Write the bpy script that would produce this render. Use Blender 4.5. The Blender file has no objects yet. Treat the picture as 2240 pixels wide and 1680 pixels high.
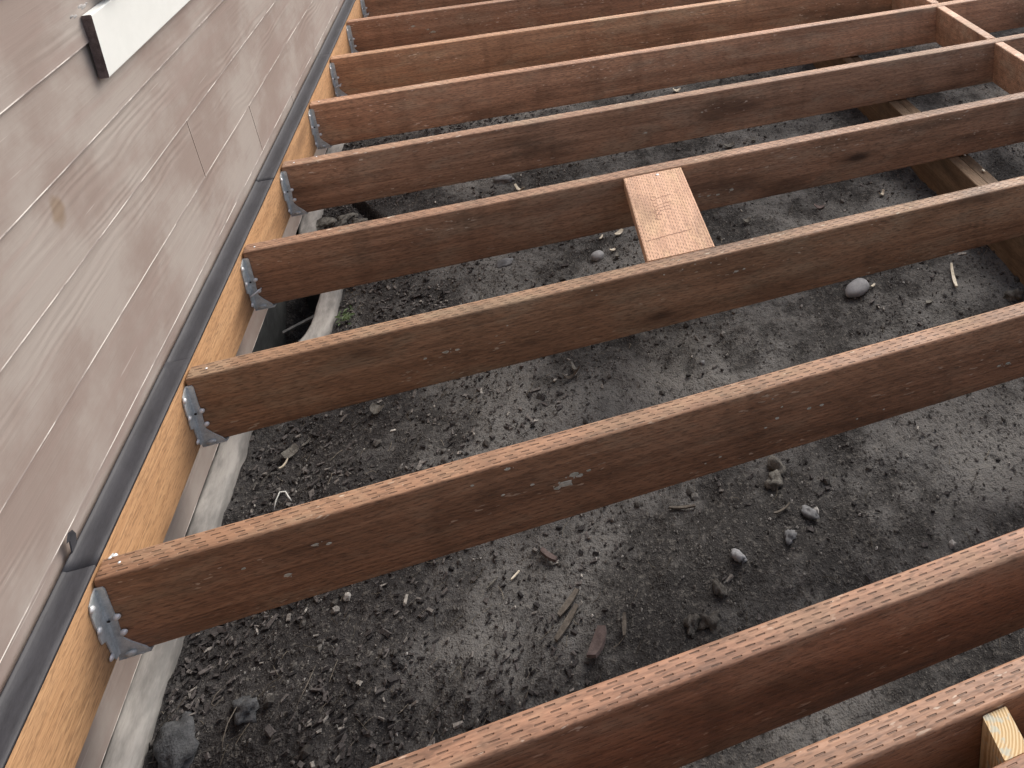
import bpy, bmesh, math, random
from mathutils import Vector, noise, Matrix, Euler
R = math.radians
S = bpy.context.scene
COL = S.collection
random.seed(7)

# ------------------------------------------------------------------ camera
cd = bpy.data.cameras.new('camera')
cam = bpy.data.objects.new('camera', cd); COL.objects.link(cam)
cam.location = (0.7422, -0.3201, 1.2527)
cam.rotation_euler = (1.2788, 0.0403, -0.2903)
cd.sensor_fit = 'HORIZONTAL'; cd.sensor_width = 36.0
cd.lens = 36.0 * 1710.46 / 2240
cd.shift_x = -469.80 / 2240
cd.shift_y = -959.97 / 2240
cd.clip_start = 0.02; cd.clip_end = 500
S.camera = cam
# ------------------------------------------------------------------ sky and sun (soft overcast evening)
SUN_AZ, SUN_EL = R(46), R(44)          # measured from +Y towards +X
w = bpy.data.worlds.new('World'); S.world = w; w.use_nodes = True
nt = w.node_tree; nt.nodes.clear()
wo = nt.nodes.new('ShaderNodeOutputWorld'); bg = nt.nodes.new('ShaderNodeBackground')
sk = nt.nodes.new('ShaderNodeTexSky'); sk.sky_type = 'NISHITA'; sk.sun_disc = False
sk.sun_elevation = SUN_EL; sk.sun_rotation = SUN_AZ
sk.air_density = 1.0; sk.dust_density = 4.0; sk.ozone_density = 1.0
hs = nt.nodes.new('ShaderNodeHueSaturation'); hs.inputs['Saturation'].default_value = 0.66
nt.links.new(sk.outputs[0], hs.inputs['Color']); nt.links.new(hs.outputs[0], bg.inputs[0])
bg.inputs[1].default_value = 0.105
nt.links.new(bg.outputs[0], wo.inputs[0])
sd = bpy.data.lights.new('sun', 'SUN'); sun = bpy.data.objects.new('sun', sd); COL.objects.link(sun)
sd.energy = 1.35; sd.angle = R(46); sd.color = (1.0, 0.94, 0.87)
dirv = Vector((math.sin(SUN_AZ)*math.cos(SUN_EL), math.cos(SUN_AZ)*math.cos(SUN_EL), math.sin(SUN_EL)))
sun.rotation_euler = dirv.to_track_quat('Z', 'Y').to_euler()
sun.location = (4, 4, 6)
S.view_settings.view_transform = 'Standard'; S.view_settings.look = 'None'
S.view_settings.gamma = 1.0; S.view_settings.use_curve_mapping = False
S.view_settings.exposure = 0.80
S.render.engine = 'CYCLES'
S.cycles.max_bounces = 6; S.cycles.diffuse_bounces = 3; S.cycles.glossy_bounces = 2
S.cycles.caustics_reflective = False; S.cycles.caustics_refractive = False

# ------------------------------------------------------------------ helpers
def mesh(name, v, f, mats=(), parent=None, idx=None, smooth=False, loc=(0, 0, 0)):
    me = bpy.data.meshes.new(name); me.from_pydata([tuple(p) for p in v], [], f)
    for m in mats: me.materials.append(m)
    if idx: me.polygons.foreach_set('material_index', idx)
    if smooth: me.polygons.foreach_set('use_smooth', [True]*len(me.polygons))
    me.update()
    o = bpy.data.objects.new(name, me); COL.objects.link(o); o.location = loc
    if parent: o.parent = parent
    return o
def empty(name, loc=(0, 0, 0)):
    o = bpy.data.objects.new(name, None); COL.objects.link(o); o.location = loc
    o.empty_display_size = .05
    return o
def tag(o, label=None, cat=None, group=None, kind=None):
    if label: o['label'] = label
    if cat: o['category'] = cat
    if group: o['group'] = group
    if kind: o['kind'] = kind
    return o
def sweep(prof, pos, axis, warp=None):
    """closed profile swept along axis with caps. axis 0: prof=(y,z); axis 1: prof=(x,z)"""
    v, f = [], []; n = len(prof)
    for i, t in enumerate(pos):
        for k, (a, b) in enumerate(prof):
            p = (t, a, b) if axis == 0 else (a, t, b)
            if warp: p = warp(Vector(p), k)
            v.append(p)
    for i in range(len(pos)-1):
        for k in range(n):
            a = i*n+k; b = i*n+(k+1) % n; c = b+n; d = a+n
            f.append((a, d, c, b) if axis == 0 else (a, b, c, d))
    f.append(tuple(range(n)) if axis == 0 else tuple(reversed(range(n))))
    e = (len(pos)-1)*n
    f.append(tuple(reversed(range(e, e+n))) if axis == 0 else tuple(range(e, e+n)))
    return v, f
def fixn(o):
    bm = bmesh.new(); bm.from_mesh(o.data); bmesh.ops.recalc_face_normals(bm, faces=bm.faces); bm.to_mesh(o.data); bm.free(); return o
def rrect(a0, a1, b0, b1, r, n=3):
    pts = []
    for cx, cy, s in ((a1-r, b0+r, -90), (a1-r, b1-r, 0), (a0+r, b1-r, 90), (a0+r, b0+r, 180)):
        for i in range(n+1):
            t = R(s + 90*i/n); pts.append((cx+r*math.cos(t), cy+r*math.sin(t)))
    return pts
def linspace(a, b, n): return [a+(b-a)*i/(n-1) for i in range(n)]
def rbox(name, x, y, z, r, mat, parent=None, ax=0, n=2, loc=(0, 0, 0)):
    """bevelled box, ends eased too"""
    if ax == 0:
        v, f = sweep(rrect(y[0], y[1], z[0], z[1], r, n), [x[0], x[0]+r*.4, x[1]-r*.4, x[1]], 0)
        c = ((y[0]+y[1])/2, (z[0]+z[1])/2); m = len(v)//4
        for k in list(range(m))+list(range(3*m, 4*m)):
            p = v[k]; L = r*.4; dy = max(abs(p[1]-c[0]), 1e-6); dz = max(abs(p[2]-c[1]), 1e-6)
            v[k] = (p[0], c[0]+(p[1]-c[0])*(dy-L)/dy if dy > L*2 else p[1], c[1]+(p[2]-c[1])*(dz-L)/dz if dz > L*2 else p[2])
    else:
        v, f = sweep(rrect(x[0], x[1], z[0], z[1], r, n), [y[0], y[0]+r*.4, y[1]-r*.4, y[1]], 1)
        c = ((x[0]+x[1])/2, (z[0]+z[1])/2); m = len(v)//4
        for k in list(range(m))+list(range(3*m, 4*m)):
            p = v[k]; L = r*.4; dx = max(abs(p[0]-c[0]), 1e-6); dz = max(abs(p[2]-c[1]), 1e-6)
            v[k] = (c[0]+(p[0]-c[0])*(dx-L)/dx if dx > L*2 else p[0], p[1], c[1]+(p[2]-c[1])*(dz-L)/dz if dz > L*2 else p[2])
    return fixn(mesh(name, v, f, [mat], parent, loc=loc))
def fn(x, y, z=0.0, sc=1.0, oct=4, H=.8):
    return noise.fractal(Vector((x*sc, y*sc, z)), H, 2.0, oct)
def sstep(a, b, x):
    t = max(0., min(1., (x-a)/(b-a))); return t*t*(3-2*t)

# ------------------------------------------------------------------ node DSL
class M:
    def __init__(s, name):
        s.m = bpy.data.materials.new(name); s.m.use_nodes = True; s.t = s.m.node_tree; s.t.nodes.clear()
        s.out = s.n('OutputMaterial'); s.b = s.n('BsdfPrincipled'); s.l(s.b.outputs[0], s.out.inputs[0])
    def n(s, k): return s.t.nodes.new('ShaderNode'+k)
    def l(s, a, b): s.t.links.new(a, b)
    def put(s, sock, val):
        if isinstance(val, bpy.types.NodeSocket): s.l(val, sock)
        elif val is not None:
            if isinstance(val, tuple) and len(val) == 3 and sock.type == 'RGBA': val = (*val, 1)
            sock.default_value = val
    def mt(s, op, a, b=None, c=None):
        q = s.n('Math'); q.operation = op; s.put(q.inputs[0], a); s.put(q.inputs[1], b)
        if c is not None: s.put(q.inputs[2], c)
        return q.outputs[0]
    def vm(s, op, a, b=None, sc=None):
        q = s.n('VectorMath'); q.operation = op; s.put(q.inputs[0], a)
        if b is not None: s.put(q.inputs[1], b)
        if sc is not None: s.put(q.inputs['Scale'], sc)
        return q.outputs['Value'] if op in ('LENGTH', 'DISTANCE', 'DOT_PRODUCT') else q.outputs[0]
    def noise(s, vec, sc=1.0, det=4, rough=.55, dist=0):
        q = s.n('TexNoise'); s.put(q.inputs['Vector'], vec); q.inputs['Scale'].default_value = sc
        q.inputs['Detail'].default_value = det; q.inputs['Roughness'].default_value = rough; q.inputs['Distortion'].default_value = dist
        return q.outputs
    def vor(s, vec, sc=1.0, feat='F1'):
        q = s.n('TexVoronoi'); q.feature = feat; s.put(q.inputs['Vector'], vec); q.inputs['Scale'].default_value = sc
        return q.outputs
    def mix(s, f, a, b, mode='MIX'):
        q = s.n('Mix'); q.data_type = 'RGBA'; q.blend_type = mode; q.clamp_factor = True
        s.put(q.inputs[0], f); s.put(q.inputs[6], a); s.put(q.inputs[7], b); return q.outputs[2]
    def ss(s, x, a, b, lo=0., hi=1.):
        q = s.n('MapRange'); q.interpolation_type = 'SMOOTHSTEP'; s.put(q.inputs[0], x)
        q.inputs[1].default_value = a; q.inputs[2].default_value = b; q.inputs[3].default_value = lo; q.inputs[4].default_value = hi
        return q.outputs[0]
    def sep(s, v):
        q = s.n('SeparateXYZ'); s.l(v, q.inputs[0]); return q.outputs
    def comb(s, x, y, z):
        q = s.n('CombineXYZ'); s.put(q.inputs[0], x); s.put(q.inputs[1], y); s.put(q.inputs[2], z); return q.outputs[0]
    def bump(s, h, st=.5, dist=.01):
        q = s.n('Bump'); s.put(q.inputs['Height'], h); q.inputs['Strength'].default_value = st; q.inputs['Distance'].default_value = dist
        s.l(q.outputs[0], s.b.inputs['Normal']); return q
    def set(s, col=None, rough=None, metal=None, spec=None):
        if col is not None: s.put(s.b.inputs['Base Color'], col)
        if rough is not None: s.put(s.b.inputs['Roughness'], rough)
        if metal is not None: s.put(s.b.inputs['Metallic'], metal)
        if spec is not None: s.put(s.b.inputs['Specular IOR Level'], spec)
        return s.m
    def obj(s): q = s.n('TexCoord'); return q.outputs['Object']
    def info(s): return s.n('ObjectInfo').outputs
    def island(s): return s.n('NewGeometry').outputs['Random Per Island']
    def normal(s): return s.n('NewGeometry').outputs['Normal']

def wood(name, dark, light, weather, wamt=.4, incise=1.0, axis=0, side=.35, rough=.62, wear=.0, knot=1.0, grainc=.75, per=.0285, row=.0080, drip=.30, inc=.80):
    m = M(name); co = m.obj(); inf = m.info(); rnd = inf['Random']
    x, y, z = m.sep(co)[:]
    if axis == 1: L, A = y, x
    elif axis == 2: L, A = z, x
    else: L, A = x, y
    B = z if axis != 2 else y
    rv = m.comb(m.mt('MULTIPLY', rnd, 57.3), m.mt('MULTIPLY', rnd, 23.1), m.mt('MULTIPLY', rnd, 91.7))
    v = m.vm('ADD', m.comb(L, A, B), rv)
    wv = m.noise(m.vm('MULTIPLY', v, (3., 9., 9.)), 1, 1)['Color']
    wv = m.vm('MULTIPLY', m.vm('SUBTRACT', wv, (.5, .5, .5)), (0., .016, .016))
    # knots and the grain that bends round them
    kv = m.vm('MULTIPLY', v, (3.1, 8.5, 8.5))
    vo = m.vor(kv, 1.0); kd = vo['Distance']; kc = m.sep(vo['Color'])[0]
    ksel = m.ss(kc, .74, .76)
    kmask = m.mt('MULTIPLY', m.ss(kd, .17, .06), ksel)
    kring = m.mt('MULTIPLY', m.ss(kd, .42, .1), ksel)
    v2 = m.vm('ADD', m.vm('ADD', v, wv), m.comb(0., m.mt('MULTIPLY', kring, .012), m.mt('MULTIPLY', kring, .012)))
    g1 = m.noise(m.vm('MULTIPLY', v2, (5., 210., 210.)), 1, 2, .6)[0]
    g2 = m.noise(m.vm('MULTIPLY', v2, (1.1, 42., 42.)), 1, 3, .6)[0]
    g3 = m.noise(m.vm('MULTIPLY', v2, (.9, 9., 9.)), 1, 2, .5)[0]
    st = m.noise(m.vm('MULTIPLY', v, (5., 14., 14.)), 1, 4, .68)[0]
    fine = m.noise(m.vm('MULTIPLY', v, (60., 260., 260.)), 1, 1, .7)[0]
    g = m.mt('ADD', m.mt('MULTIPLY', g1, .36), m.mt('ADD', m.mt('MULTIPLY', g2, .40), m.mt('MULTIPLY', g3, .24)))
    g = m.ss(g, .5-.22/grainc*.75, .5+.22/grainc*.75)
    col = m.mix(g, dark, light)
    col = m.mix(m.mt('MULTIPLY', m.ss(st, .46, .68), wamt), col, weather)
    dr = m.noise(m.vm('MULTIPLY', v, (16., 2.2, 2.2)), 1, 2, .6)[0]
    col = m.mix(m.mt('MULTIPLY', m.ss(dr, .50, .78), drip), col, tuple(c*.45 for c in dark))
    # dark blotches (wet / mould) and dust
    bl = m.noise(m.vm('MULTIPLY', v, (2.3, 7., 7.)), 1, 3, .62)[0]
    dk = tuple(c*.35 for c in dark)
    col = m.mix(m.mt('MULTIPLY', m.ss(bl, .52, .72), .60), col, dk)
    col = m.mix(m.mt('MULTIPLY', m.ss(fine, .46, .72), .42), col, dk)
    col = m.mix(m.mt('MULTIPLY', kring, .35*knot), col, tuple(c*.6 for c in dark))
    col = m.mix(m.mt('MULTIPLY', kmask, .85*knot), col, tuple(c*.22 for c in dark))
    gb = m.noise(m.vm('MULTIPLY', v, (5., 210., 210.)), 1, 1, .6)[0]
    h = m.mt('ADD', m.mt('MULTIPLY', gb, .5), m.mt('MULTIPLY', fine, .35))
    if incise:
        nz = m.mt('ABSOLUTE', m.sep(m.normal())[2])
        up = m.ss(nz, .7, .9)
        def pat(along, across, margin0):
            vv = m.mt('DIVIDE', m.mt('SUBTRACT', across, margin0), row)
            rw = m.mt('FLOOR', vv)
            jit = m.mt('MULTIPLY', m.noise(m.comb(m.mt('MULTIPLY', rw, 7.7), m.mt('MULTIPLY', along, 6.), rnd), 1, 0)[0], .35)
            uu = m.mt('ADD', m.mt('ADD', m.mt('DIVIDE', along, per), m.mt('MULTIPLY', rw, .30)), jit)
            du = m.mt('ABSOLUTE', m.mt('SUBTRACT', m.mt('FRACT', uu), .5))
            dv = m.mt('ABSOLUTE', m.mt('SUBTRACT', m.mt('FRACT', vv), .5))
            return m.mt('MULTIPLY', m.ss(du, .28, .20), m.ss(dv, .15, .07))
        if axis == 0:
            inr = m.mt('MULTIPLY', m.mt('GREATER_THAN', y, .003), m.mt('LESS_THAN', y, .0349))
            pt = m.mt('MULTIPLY', m.mt('MULTIPLY', pat(x, y, .0029), up), inr)
            ps = m.mt('MULTIPLY', pat(x, z, .0), m.mt('MULTIPLY', m.mt('SUBTRACT', 1.0, up), side))
        elif axis == 1:
            pt = m.mt('MULTIPLY', pat(y, x, .0), up); ps = m.mt('MULTIPLY', pat(y, z, .0), m.mt('MULTIPLY', m.mt('SUBTRACT', 1.0, up), side))
        var = m.ss(m.noise(m.vm('MULTIPLY', v, (9., 30., 30.)), 1, 1)[0], .30, .52, .25, 1.)
        pm = m.mt('MULTIPLY', m.mt('MULTIPLY', m.mt('ADD', pt, ps), var), incise)
        col = m.mix(m.mt('MULTIPLY', pm, inc), col, tuple(c*.30 for c in dark))
        h = m.mt('SUBTRACT', h, m.mt('MULTIPLY', m.mt('ADD', pt, ps), 1.7*incise))
    if wear:   # pale raw fibres and specks
        wn = m.noise(m.vm('MULTIPLY', v, (42., 150., 150.)), 1, 2, .5)[0]
        wb = m.noise(m.vm('MULTIPLY', v, (3., 12., 12.)), 1, 2, .5)[0]
        wm = m.mt('MULTIPLY', m.ss(wn, .66, .71), m.ss(wb, .48, .60))
        col = m.mix(m.mt('MULTIPLY', wm, wear), col, (.55, .47, .38))
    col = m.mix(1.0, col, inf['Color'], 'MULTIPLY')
    m.set(col, m.ss(st, .3, .7, rough-.08, rough+.14), 0, .5)
    m.bump(h, .8, .0020)
    return m.m

W_JOIST = wood('stained_joist_lumber', (.170, .093, .056), (.450, .268, .168), (.345, .270, .190), .5, wear=.8, rough=.56, inc=.62)
W_PLANK = wood('fresh_plank_lumber', (.47, .255, .160), (.74, .465, .310), (.70, .50, .31), .5, axis=1, incise=.75, knot=.35, per=.0150, row=.0066, drip=.06)
W_LEDGER = wood('tan_ledger_lumber', (.43, .225, .105), (.68, .41, .215), (.54, .32, .165), .4, incise=0, axis=1, knot=.9, grainc=.6, drip=.08)
W_BEAM = wood('beam_lumber', (.095, .058, .032), (.27, .182, .110), (.30, .235, .165), .4, incise=0, axis=1, knot=.5)

def mat_endgrain():
    m = M('pale_end_grain'); co = m.obj(); v = m.vm('MULTIPLY', co, (1, 1, 0))
    d = m.vm('DISTANCE', v, (-.02, .045, 0.))
    n = m.noise(co, 45, 3)[0]
    r = m.mt('SINE', m.mt('ADD', m.mt('MULTIPLY', d, 1500.), m.mt('MULTIPLY', n, 6.)))
    c = m.mix(m.ss(r, -1, 1), (.50, .33, .16), (.72, .56, .33))
    c = m.mix(m.mt('MULTIPLY', m.ss(m.noise(co, 60, 4, .6)[0], .52, .62), .7), c, (.46, .50, .44))
    m.bump(r, .3, .001)
    return m.set(c, .8)
ENDGRAIN = mat_endgrain()

def mat_siding(name, c0, c1, c2):
    m = M(name); co = m.obj(); rnd = m.info()['Random']
    x, y, z = m.sep(co)[:]
    v = m.vm('ADD', co, m.comb(m.mt('MULTIPLY', rnd, 31.), m.mt('MULTIPLY', rnd, 77.), m.mt('MULTIPLY', rnd, 13.)))
    wl = m.noise(m.vm('MULTIPLY', v, (0., 2.4, 9.)), 1, 2, .5)[0]
    band = m.mt('ADD', m.mt('MULTIPLY', m.sep(v)[2], 330.), m.mt('MULTIPLY', wl, 30.))
    wv = m.mt('SINE', band)
    g = m.noise(m.vm('MULTIPLY', v, (0., 6., 230.)), 1, 4, .6)[0]
    am = m.ss(m.noise(m.vm('MULTIPLY', v, (0., 1.5, 11.)), 1, 2)[0], .48, .64)
    h = m.mt('ADD', m.mt('MULTIPLY', m.mt('MULTIPLY', wv, am), .36), m.mt('MULTIPLY', g, .5))
    bl = m.noise(m.vm('MULTIPLY', co, (0., 3.2, 4.0)), 1, 5, .62)[0]
    b2 = m.noise(m.vm('MULTIPLY', co, (0., 1.4, 26.)), 1, 4, .6)[0]
    c = m.mix(m.ss(bl, .38, .62), c0, c1)
    c = m.mix(m.mt('MULTIPLY', m.ss(b2, .48, .72), .5), c, c2)
    c = m.mix(m.mt('MULTIPLY', m.ss(g, .55, .75), .22), c, tuple(k*.6 for k in c0))
    # pale rubbed streaks along the grain
    sc = m.noise(m.vm('MULTIPLY', v, (0., 5., 170.)), 1, 2)[0]
    c = m.mix(m.mt('MULTIPLY', m.ss(sc, .70, .76), .4), c, (.62, .56, .52))
    # a brown stain the size of a palm
    d = m.vm('LENGTH', m.vm('MULTIPLY', m.vm('SUBTRACT', co, (-.045, 1.108, .485)), (0., 1.0, .62)))
    d = m.mt('ADD', d, m.mt('MULTIPLY', m.mt('SUBTRACT', m.noise(co, 40, 3)[0], .5), .014))
    c = m.mix(m.ss(d, .024, .010, 0, .55), c, (.20, .125, .06))
    m.bump(h, .42, .0018)
    return m.set(c, .55, 0, .4)
SIDING = mat_siding('taupe_fibre_siding', (.298, .240, .212), (.385, .340, .308), (.325, .248, .222))
def mat_worn():
    m = M('worn_siding_edge'); co = m.obj()
    n = m.noise(m.vm('MULTIPLY', co, (0., 9., 3.)), 1, 4, .6)[0]
    return m.set(m.mix(m.ss(n, .42, .58), (.34, .29, .27), (.88, .83, .77)), .7)
WORN = mat_worn()
def simple(name, c0, c1, sc, rough=.6, metal=0., bump=.2, bd=.002, st=(1, 1, 1), spec=.5, det=5):
    m = M(name); co = m.vm('MULTIPLY', m.obj(), st)
    rnd = m.info()['Random']; co = m.vm('ADD', co, m.comb(m.mt('MULTIPLY', rnd, 19.), m.mt('MULTIPLY', rnd, 7.), rnd))
    n = m.noise(co, sc, det, .62)[0]; n2 = m.noise(co, sc*5, 3, .6)[0]
    c = m.mix(m.ss(m.mt('ADD', m.mt('MULTIPLY', n, .7), m.mt('MULTIPLY', n2, .3)), .36, .64), c0, c1)
    m.bump(m.mt('ADD', n, m.mt('MULTIPLY', n2, .5)), bump, bd)
    return m.set(c, rough, metal, spec)
WHITE = simple('white_trim_paint', (.80, .82, .79), (.84, .86, .83), 9, .45, bump=.08)
DARKEND = simple('raw_dark_end', (.10, .072, .068), (.19, .145, .135), 70, .85, bump=.5)
MEMBRANE = simple('black_flashing_membrane', (.024, .024, .029), (.040, .040, .047), 26, .60, bump=.35, bd=.002, st=(1, .35, 1))
GALV = simple('galvanised_steel', (.50, .55, .56), (.72, .77, .78), 60, .38, .15, bump=.12, bd=.0008)
NAILM = simple('bright_nail_zinc', (.80, .83, .85), (.90, .92, .93), 200, .3, .2, bump=.3, bd=.0006)
CONC = simple('curb_concrete', (.20, .195, .185), (.40, .385, .36), 14, .85, bump=.6, bd=.004, st=(1, .35, 1))
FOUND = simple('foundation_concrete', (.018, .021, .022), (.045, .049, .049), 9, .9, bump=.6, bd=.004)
SHEATH = simple('dark_sheathing', (.03, .027, .025), (.05, .045, .04), 9, .9)
STONE = simple('grey_stone', (.10, .103, .108), (.20, .203, .21), 45, .75, bump=.3, bd=.001)
ROCKD = simple('blue_grey_rock', (.045, .048, .052), (.095, .10, .106), 50, .9, bump=.9, bd=.004)
SCRAP = simple('grey_lath_scrap', (.11, .115, .115), (.22, .22, .215), 40, .85, bump=.4, st=(1, .3, 1))
CLODM = simple('soil_clod', (.055, .050, .044), (.13, .122, .11), 90, .95, bump=1., bd=.004)
PEBBLE = simple('smooth_grey_pebble', (.23, .235, .245), (.31, .315, .325), 40, .7, bump=.12, bd=.0008)
PALESTONE = simple('dusty_stone', (.085, .080, .070), (.20, .192, .170), 60, .9, bump=.9, bd=.004)
CREAM = simple('cream_wood_chip', (.56, .50, .38), (.78, .72, .60), 60, .8, bump=.4, st=(1, 1, 1))
BROWNCHIP = simple('reddish_brown_chip', (.085, .062, .058), (.15, .115, .108), 50, .9, bump=.5)
TWIG = simple('dry_twig', (.075, .064, .053), (.15, .132, .11), 70, .9, bump=.4)
PAINT = simple('pale_paint_fleck', (.36, .37, .30), (.62, .60, .52), 120, .7, bump=.3, bd=.0005)
CAULK = simple('grey_caulk', (.33, .315, .31), (.42, .41, .40), 60, .6)
WIRE = simple('pale_string', (.62, .64, .60), (.78, .78, .74), 60, .6)
LEAF = simple('small_green_leaf', (.035, .065, .02), (.07, .11, .035), 60, .6)

def mat_soil():
    m = M('dark_soil'); co = m.obj(); x, y, z = m.sep(co)[:]
    n1 = m.noise(co, 2.2, 4, .6)[0]; n2 = m.noise(co, 14, 3, .65)[0]; n3 = m.noise(co, 90, 2, .7)[0]; n4 = m.noise(co, 330, 1, .6)[0]
    c = m.mix(m.ss(m.mt('ADD', m.mt('MULTIPLY', n1, .65), m.mt('MULTIPLY', n2, .35)), .42, .59), (.036, .034, .033), (.142, .138, .133))
    c = m.mix(m.mt('MULTIPLY', m.ss(n1, .52, .66), .55), c, (.172, .166, .156))
    damp = m.ss(m.mt('ADD', x, m.mt('MULTIPLY', m.mt('SUBTRACT', n1, .5), 1.4)), .75, .05)
    c = m.mix(m.mt('MULTIPLY', damp, .62), c, (.028, .026, .027))
    c = m.mix(m.mt('MULTIPLY', m.ss(n3, .53, .72), .55), c, (.16, .15, .135))
    c = m.mix(m.mt('MULTIPLY', m.ss(n3, .45, .30), .7), c, (.012, .010, .009))
    c = m.mix(m.mt('MULTIPLY', m.ss(n4, .66, .72), .5), c, (.24, .225, .20))
    h = m.mt('ADD', m.mt('MULTIPLY', n2, .7), m.mt('ADD', m.mt('MULTIPLY', n3, .42), m.mt('MULTIPLY', n4, .16)))
    m.bump(h, .9, .018)
    return m.set(c, .92, 0, .25)
SOIL = mat_soil()
def mat_bits(name, cols, rough=.9):
    m = M(name); r = m.island(); q = m.n('ValToRGB'); m.l(r, q.inputs[0]); q.color_ramp.interpolation = 'LINEAR'
    e = q.color_ramp.elements; e[0].color = (*cols[0][1], 1); e[0].position = cols[0][0]; e[1].color = (*cols[-1][1], 1); e[1].position = cols[-1][0]
    for p, c in cols[1:-1]:
        k = e.new(p); k.color = (*c, 1)
    n = m.noise(m.obj(), 160, 4, .65)[0]
    c = m.mix(m.ss(n, .35, .7), m.mix(1., q.outputs[0], (.5, .5, .5), 'MULTIPLY'), q.outputs[0])
    m.bump(n, .6, .002)
    return m.set(c, rough, 0, .3)
CLOD = mat_bits('soil_clods', [(0, (.080, .075, .070)), (.4, (.130, .123, .114)), (.82, (.195, .186, .175)), (.965, (.25, .24, .225)), (1, (.55, .53, .50))])
CHIP = mat_bits('bark_chips', [(0, (.026, .024, .025)), (.4, (.080, .073, .072)), (.8, (.16, .145, .14)), (.955, (.28, .26, .24)), (1, (.60, .57, .52))])
FIBRE = mat_bits('dry_fibres', [(0, (.05, .042, .034)), (.6, (.16, .14, .11)), (1, (.36, .32, .26))])

# ------------------------------------------------------------------ ground
CURB = [(-.024, -2.5), (-.024, .4), (-.024, 1.0), (-.024, 1.50), (-.016, 1.56), (.03, 1.60), (.085, 1.635), (.108, 1.69), (.112, 1.80), (.110, 1.93),
        (.104, 2.03), (.075, 2.09), (.02, 2.13), (-.014, 2.17), (-.022, 2.23), (-.024, 2.6), (-.024, 7.0)]
def curb_x(y):
    for (x0, y0), (x1, y1) in zip(CURB, CURB[1:]):
        if y0 <= y <= y1: return x0+(x1-x0)*(y-y0)/(y1-y0)
    return -.024
def zg(x, y, fine=True):
    z = -.338 - .030*sstep(.42, .0, x)*(1-.4*sstep(1.9, 2.4, y)) - .022*sstep(1.95, 1.4, x)*sstep(.1, .5, x)
    z += .014*fn(x, y, 3.1, 2.3, 3)
    if fine:
        z += .0075*fn(x, y, 9.7, 9., 4, .7)
        z += .0045*fn(x, y, 1.7, 34., 3, .6)
    # ditch beside the well (diagonal crack)
    dd = abs((x-.165)*.845+(y-2.262)*.535)
    if 2.18 < y < 2.5 and .02 < x < .26: z -= .05*sstep(.020, .0, dd)*sstep(.26, .2, x)
    # window-well pit
    if 1.58 < y < 2.15 and x < .13:
        inn = sstep(0, .012, curb_x(y)+.0-x)*sstep(1.585, 1.62, y)*sstep(2.14, 2.06, y)
        z -= .20*inn*(1-.55*sstep(1.86, 2.02, y)) + .02*inn*fn(x, y, 5., 25., 3)
    return z
def axis_pts(a, b, st, lo, hi):
    p = []; t = a
    while t < b: p.append(t); t += st
    g = st; t = p[-1]
    while t < hi: g *= 1.45; t += g; p.append(min(t, hi))
    g = st; t = a; q = []
    while t > lo: g *= 1.6; t -= g; q.append(max(t, lo))
    return q[::-1]+p
xs = axis_pts(-.05, 3.1, .0105, -60, 60); ys = axis_pts(.35, 4.3, .0105, -60, 60)
gv = []; gf = []
for y in ys:
    for x in xs:
        near = -.1 < x < 3.2 and .2 < y < 4.5
        gv.append((x, y, zg(x, y, near)))
nx = len(xs)
for j in range(len(ys)-1):
    for i in range(nx-1):
        a = j*nx+i; gf.append((a, a+1, a+nx+1, a+nx))
ground = tag(mesh('ground', gv, gf, [SOIL], smooth=True), kind='structure')
def zs(x, y): return zg(x, y)

# ------------------------------------------------------------------ house wall
Y0, Y1 = -2.2, 7.0
house = empty('house', (-.06, 1.5, -.32))
tag(house, 'house side clad in taupe wood-grain lap siding beside the deck frame', 'house')
def H(o): o.parent = house; o.matrix_parent_inverse = Matrix.Translation(-house.location); return o
EXP = .1635; zb0 = .047
bottoms = [zb0+EXP*i for i in range(-1, 17)]
bottoms = [-.322] + bottoms[0:]
joints = {.2105: [1.658], .047: [2.066], -.1165: [2.468], .374: [3.5], .5375: [2.9], .701: [3.9]}
for i, zb in enumerate(bottoms):
    zt = bottoms[i+1] if i+1 < len(bottoms) else zb+EXP
    js = [v[0] for k, v in joints.items() if abs(k-zb) < .01]
    cuts = [Y0] + sorted(js) + [Y1]
    for a, b in zip(cuts, cuts[1:]):
        a2, b2 = a+.0016, b-.0016
        top = zt+.02
        xb, xt = -.0440, -.0540
        fx = lambda z: xb+(xt-xb)*(z-zb)/(top-zb)
        prof = [(xb-.009, zb), (xb-.0008, zb), (xb+.0002, zb+.0005), (fx(zb+.0026)+.0002, zb+.0026), (fx(zb+.0034), zb+.0034), (xt, top), (xt-.008, top)]
        ny = 90
        pos = linspace(a2, b2, ny)
        sd_ = random.random()*50
        def wp(p, k, sd_=sd_, zb=zb):
            p.z += .0012*fn(p.y, sd_, 0, 1.1, 2) + (.0005*fn(p.y, sd_, 3, 14, 2) if k < 5 else 0)
            p.x += .0010*fn(p.y, sd_, 7, 1.7, 2) if k < 6 else 0
            return p
        v, f = sweep(prof, pos, 1, wp)
        idx = []
        n = len(prof)
        for s_ in range(ny-1):
            for k in range(n): idx.append(1 if k == 2 else 0)
        idx += [0, 0]
        o = mesh('siding_board', v, f, [SIDING, WORN], None, idx); fixn(o); H(o)
v, f = sweep([(-.2, -.30), (-.064, -.30), (-.064, 2.85), (-.2, 2.85)], [Y0, Y1], 1); H(fixn(mesh('sheathing', v, f, [SHEATH])))
v, f = sweep([(-.25, -1.0), (-.058, -1.0), (-.058, -.305), (-.25, -.305)], [Y0, Y1], 1); H(fixn(mesh('foundation', v, f, [FOUND])))
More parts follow.
